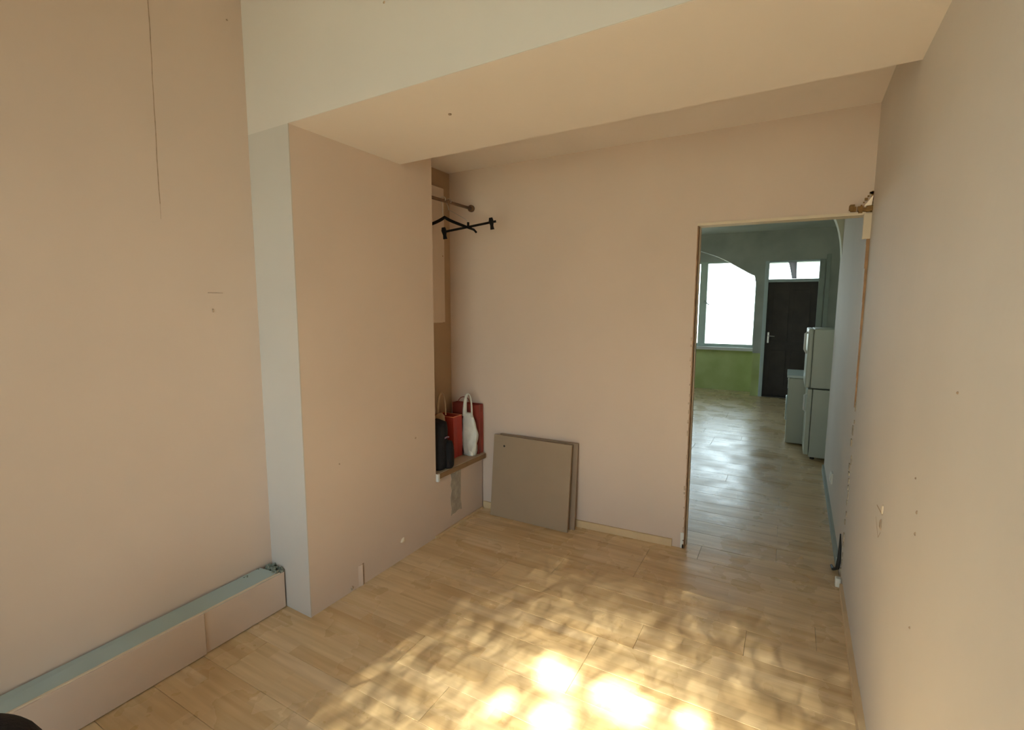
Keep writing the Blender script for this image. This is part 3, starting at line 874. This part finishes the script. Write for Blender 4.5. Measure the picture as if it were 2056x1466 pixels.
# ------------------------------------------------------------------ leaning boards
def leaning(name, xa, xb, yfoot, ytop, h, thick, mt, label, skew=0.0, dyx=.0):
    e = empty(name, ((xa + xb) / 2, yfoot, 0), label, 'board')
    th = math.atan2(ytop - yfoot, h)
    L_ = math.hypot(ytop - yfoot, h)
    M = Matrix.Translation((xa, yfoot, 0)) @ Matrix.Rotation(dyx, 4, 'Z') @ Matrix.Rotation(-th, 4, 'X')
    M2 = M @ Matrix.Rotation(skew, 4, 'Y')
    m = MB().box(0, xb - xa, 0, thick, 0.001, L_, .0015, M2)
    m.build('board_panel', mt, e)
    return e, M2, L_
e1, M1, L1 = leaning('leaning_board', -1.812, -1.210, 2.915, 2.972, .588, .016, GREYB, 'square grey-brown board with a small hole leaning on the back wall', 0.0, .006)
hm = MB()
for k in range(1):
    hm.tube([M1 @ Vector((.088, -.0006, L1 - .075)), M1 @ Vector((.088, .004, L1 - .075))], .0075, 14)
hm.build('drilled_hole', DARK, e1)
for o in e1.children: o.location = -Vector(e1.location)
e2, M2_, L2 = leaning('leaning_board', -1.775, -1.182, 2.952, 2.998, .592, .018, BOARD2, 'second brown board half hidden behind the grey-brown square board', 0.0, .045)
for o in e2.children: o.location = -Vector(e2.location)

# ------------------------------------------------------------------ appliances in the far room
FX, FY0, FY1 = .205, 5.60, 6.13
fr = empty('refrigerator', (FX + .3, (FY0 + FY1) / 2, 0), 'tall white two-door refrigerator at the end of the passage wall', 'refrigerator')
MB().box(FX + .045, FX + .60, FY0, FY1, .03, .712, .006).build('lower_body', APPL, fr)
MB().box(FX + .020, FX + .60, FY0 - .012, FY1, .724, 1.305, .010).build('upper_body', APPL, fr)
MB().box(FX + .000, FX + .041, FY0, FY1, .05, .712, .008).build('door', APPL, fr)
dd = MB().box(FX - .028, FX + .018, FY0 - .010, FY1, .726, 1.303, .012).build('door', APPL, fr)
hh = MB().tube([(FX - .028, FY0 + .03, 1.27), (FX - .050, FY0 + .03, 1.255), (FX - .050, FY0 + .03, 1.10), (FX - .028, FY0 + .03, 1.06)], .011, 8)
hh.build('handle', WHITEP, fr)
MB().tube([(FX + .0, FY0 + .03, .66), (FX - .022, FY0 + .03, .645), (FX - .022, FY0 + .03, .50), (FX + .0, FY0 + .03, .48)], .009, 8).build('handle', WHITEP, fr)
for yy in (FY0 + .05, FY1 - .05): MB().tube([(FX + .08, yy, .001), (FX + .08, yy, .032)], .02, 10).build('foot', DARK, fr)
for o in fr.children: o.location = -Vector(fr.location)
WXa = .030
ws = empty('washing_machine', (WXa + .3, 6.5, 0), 'low white washing machine with pale worktop beyond the refrigerator', 'washing machine')
MB().box(WXa + .012, WXa + .60, 6.17, 6.76, .012, .742, .008).build('cabinet', APPL, ws)
MB().box(WXa - .006, WXa + .61, 6.160, 6.77, .744, .772, .004).build('worktop', APPL2, ws)
MB().box(WXa + .004, WXa + .013, 6.19, 6.74, .62, .735, .002).build('control_panel', APPL2, ws)
MB().tube([(WXa + .012, 6.465, .36), (WXa - .004, 6.465, .36)], [.15, .14], 28).build('porthole', APPL2, ws)
MB().tube([(WXa + .004, 6.30, .675), (WXa - .010, 6.30, .675)], .022, 14).build('dial', DARK, ws)
for o in ws.children: o.location = -Vector(ws.location)

# ------------------------------------------------------------------ sockets, cable at the corner
sk = empty('wall_socket', (XR(4.23), 4.23, .257), 'small white wall socket low on the passage wall', 'socket')
MB().box(XR(4.23) - .012, XR(4.23) + .001, 4.19, 4.27, .215, .297, .004).build('plate', SOCKET, sk)
MB().tube([(XR(4.23) - .018, 4.23, .257), (XR(4.23) - .011, 4.23, .257)], .024, 14).build('outlet', SOCKET, sk)
for o in sk.children: o.location = -Vector(sk.location)
cs = MB().box(XR(3.1) - .032, XR(3.1) - .006, 3.045, 3.078, .0, .05, .005).build('plaster_block', SOCKET)
tag(cs, 'small white lump on the floor at the foot of the doorway corner', 'debris')
cb = MB().tube([(XR(3.3) - .035, 3.30, .004), (XR(3.3) - .030, 3.24, .010), (XR(3.25) - .014, 3.20, .04), (XR(3.2) - .008, 3.20, .10), (XR(3.2) - .007, 3.22, .16), (XR(3.2) - .006, 3.26, .22)], [.006, .009, .011, .010, .007, .003], 8).build('loose_cable', CABLE)
tag(cb, 'short dark cable curling up from the floor beside the doorway corner', 'cable')

# ------------------------------------------------------------------ black bag at the lower left of the view
kb = empty('black_backpack', (-1.615, .25, 0), 'black fabric backpack on the floor by the blue-grey topped boxing', 'backpack')
rings = []
CX_, CY_, HW_, HD_, HH_ = -1.615, .25, .15, .18, .50
for j in range(19):
    t = j / 18
    z = HH_ * math.sin(t * math.pi / 2) if j else 0.0
    s = max(.03, (1 - t ** 3.0) ** .5) if t < 1 else .03
    r = []
    for k in range(36):
        a = 2 * math.pi * k / 36
        c, sn = math.cos(a), math.sin(a)
        f = (abs(c) ** 2.8 + abs(sn) ** 2.8) ** (-1 / 2.8)
        nn = noise.noise(Vector((c * 1.6, sn * 1.6, z * 7)))
        r.append((CX_ + HW_ * s * f * c * (1 + .08 * nn), CY_ + HD_ * s * f * sn * (1 + .08 * nn), z))
    rings.append(r)
MB().loft(rings).build('bag_body', BLACKF, kb)
MB().tube([(CX_ + .03, CY_ - .10, HH_ - .03), (CX_ + .03, CY_ - .09, HH_ + .015), (CX_ + .03, CY_ - .04, HH_ + .015), (CX_ + .03, CY_ - .03, HH_ - .02)], .008, 8).build('top_loop', BLACKF, kb)
MB().loft(sack(CX_ + .13, CY_ - .04, .02, .05, .11, .24, 0, 4, .05, topk=.7)).build('front_pocket', BLACKF, kb)
for o in kb.children: o.location = -Vector(kb.location)

# ------------------------------------------------------------------ unseen tree outside the rear window: leaves laid out to shape the sunlight
def in_gap(x, y):
    """True where leaves are left out to put a sun patch on the floor point (x, y)."""
    for cx, cy, rx, ry in ((-.735, 1.705, .066, .042), (-.800, 1.752, .034, .034), (-.51, 1.722, .070, .060), (-.43, 1.690, .060, .050),
                           (-.672, 1.507, .058, .064), (-.226, 1.742, .038, .042), (-.862, 1.474, .032, .032)):
        if ((x - cx) / rx) ** 2 + ((y - cy) / ry) ** 2 < 1: return True
    for cx, cy, r in ((-.52, 1.10, .11), (-.10, 1.30, .09), (-.86, .96, .10), (-.30, .90, .11), (-.62, .74, .10), (-.02, .94, .09)):
        if (x - cx) ** 2 + (y - cy) ** 2 < r * r: return True
    return False
def pool(x, y):
    """share of the sunlight that the leaves are sized to pass onto the floor point (x, y)."""
    d = ((x + .50) / .70) ** 2 + ((y - 1.35) / .80) ** 2
    return .014 + .27 * math.exp(-d) + .42 * math.exp(-((x + .45) / .55) ** 2 - ((y - .72) / .36) ** 2)
TY = -4.4                                   # the crown stands some three metres off
tree = empty('tree', (-1.2, TY, -.35), 'unseen leafy tree behind the viewpoint, its leaves laid out to shape the sunlight', 'tree')
lm = bmesh.new()
q = random.Random(99)
G_ = .0185
cells = []
for layer in (0, 1):
    gx = -1.9 + layer * G_ * .5
    while gx < .6:
        gy = -1.3 + layer * G_ * .9
        while gy < 3.0:
            cells.append((gx + q.uniform(-.3, .3) * G_, gy + q.uniform(-.3, .3) * G_ / .527))
            gy += G_ / .527
        gx += G_
for fx, fy in cells:                                              # where this leaf's shadow falls
    s_ = math.sqrt(-math.log(pool(fx, fy)) * .5 * .85 * G_ * G_ / 1.4) * q.uniform(.92, 1.08)
    if in_gap(fx, fy) or any(in_gap(fx + s_ * .9 * math.cos(a), fy + s_ * 1.5 * math.sin(a)) for a in (0, 1.05, 2.1, 3.14, 4.2, 5.25)): continue
    ty = TY + q.uniform(-.5, .5)
    k_ = (ty - fy) / SUN_T.y
    p = Vector((fx, fy, 0)) + SUN_T * k_
    d = Vector((q.uniform(-1, 1), q.uniform(-1, 1), q.uniform(-1, 1))).normalized()
    nrm = (Vector((q.uniform(-.5, .5), q.uniform(-.5, .5), q.uniform(-.5, .5))) + SUN_T * -1.0).normalized()
    u = (d - nrm * d.dot(nrm)).normalized(); v = nrm.cross(u)
    vv = [lm.verts.new(p + u * s_), lm.verts.new(p + v * s_ * .7 + nrm * .004), lm.verts.new(p - u * s_), lm.verts.new(p - v * s_ * .7 + nrm * .004)]
    lm.faces.new(vv)
me = bpy.data.meshes.new('shaped_foliage'); lm.to_mesh(me); lm.free(); me.materials.append(LEAFM)
fo = bpy.data.objects.new('shaped_foliage', me); COL.objects.link(fo); fo['kind'] = 'stuff'
fo.parent = tree; fo.location = -Vector(tree.location)
m_ = MB().tube([(-1.2, -5.2, -.4), (-1.25, -5.2, .8), (-1.15, -5.25, 1.8), (-1.15, -5.3, 2.8)], [.2, .16, .12, .07], 12)
o = m_.build('trunk', BARK, tree); o.location = -Vector(tree.location)
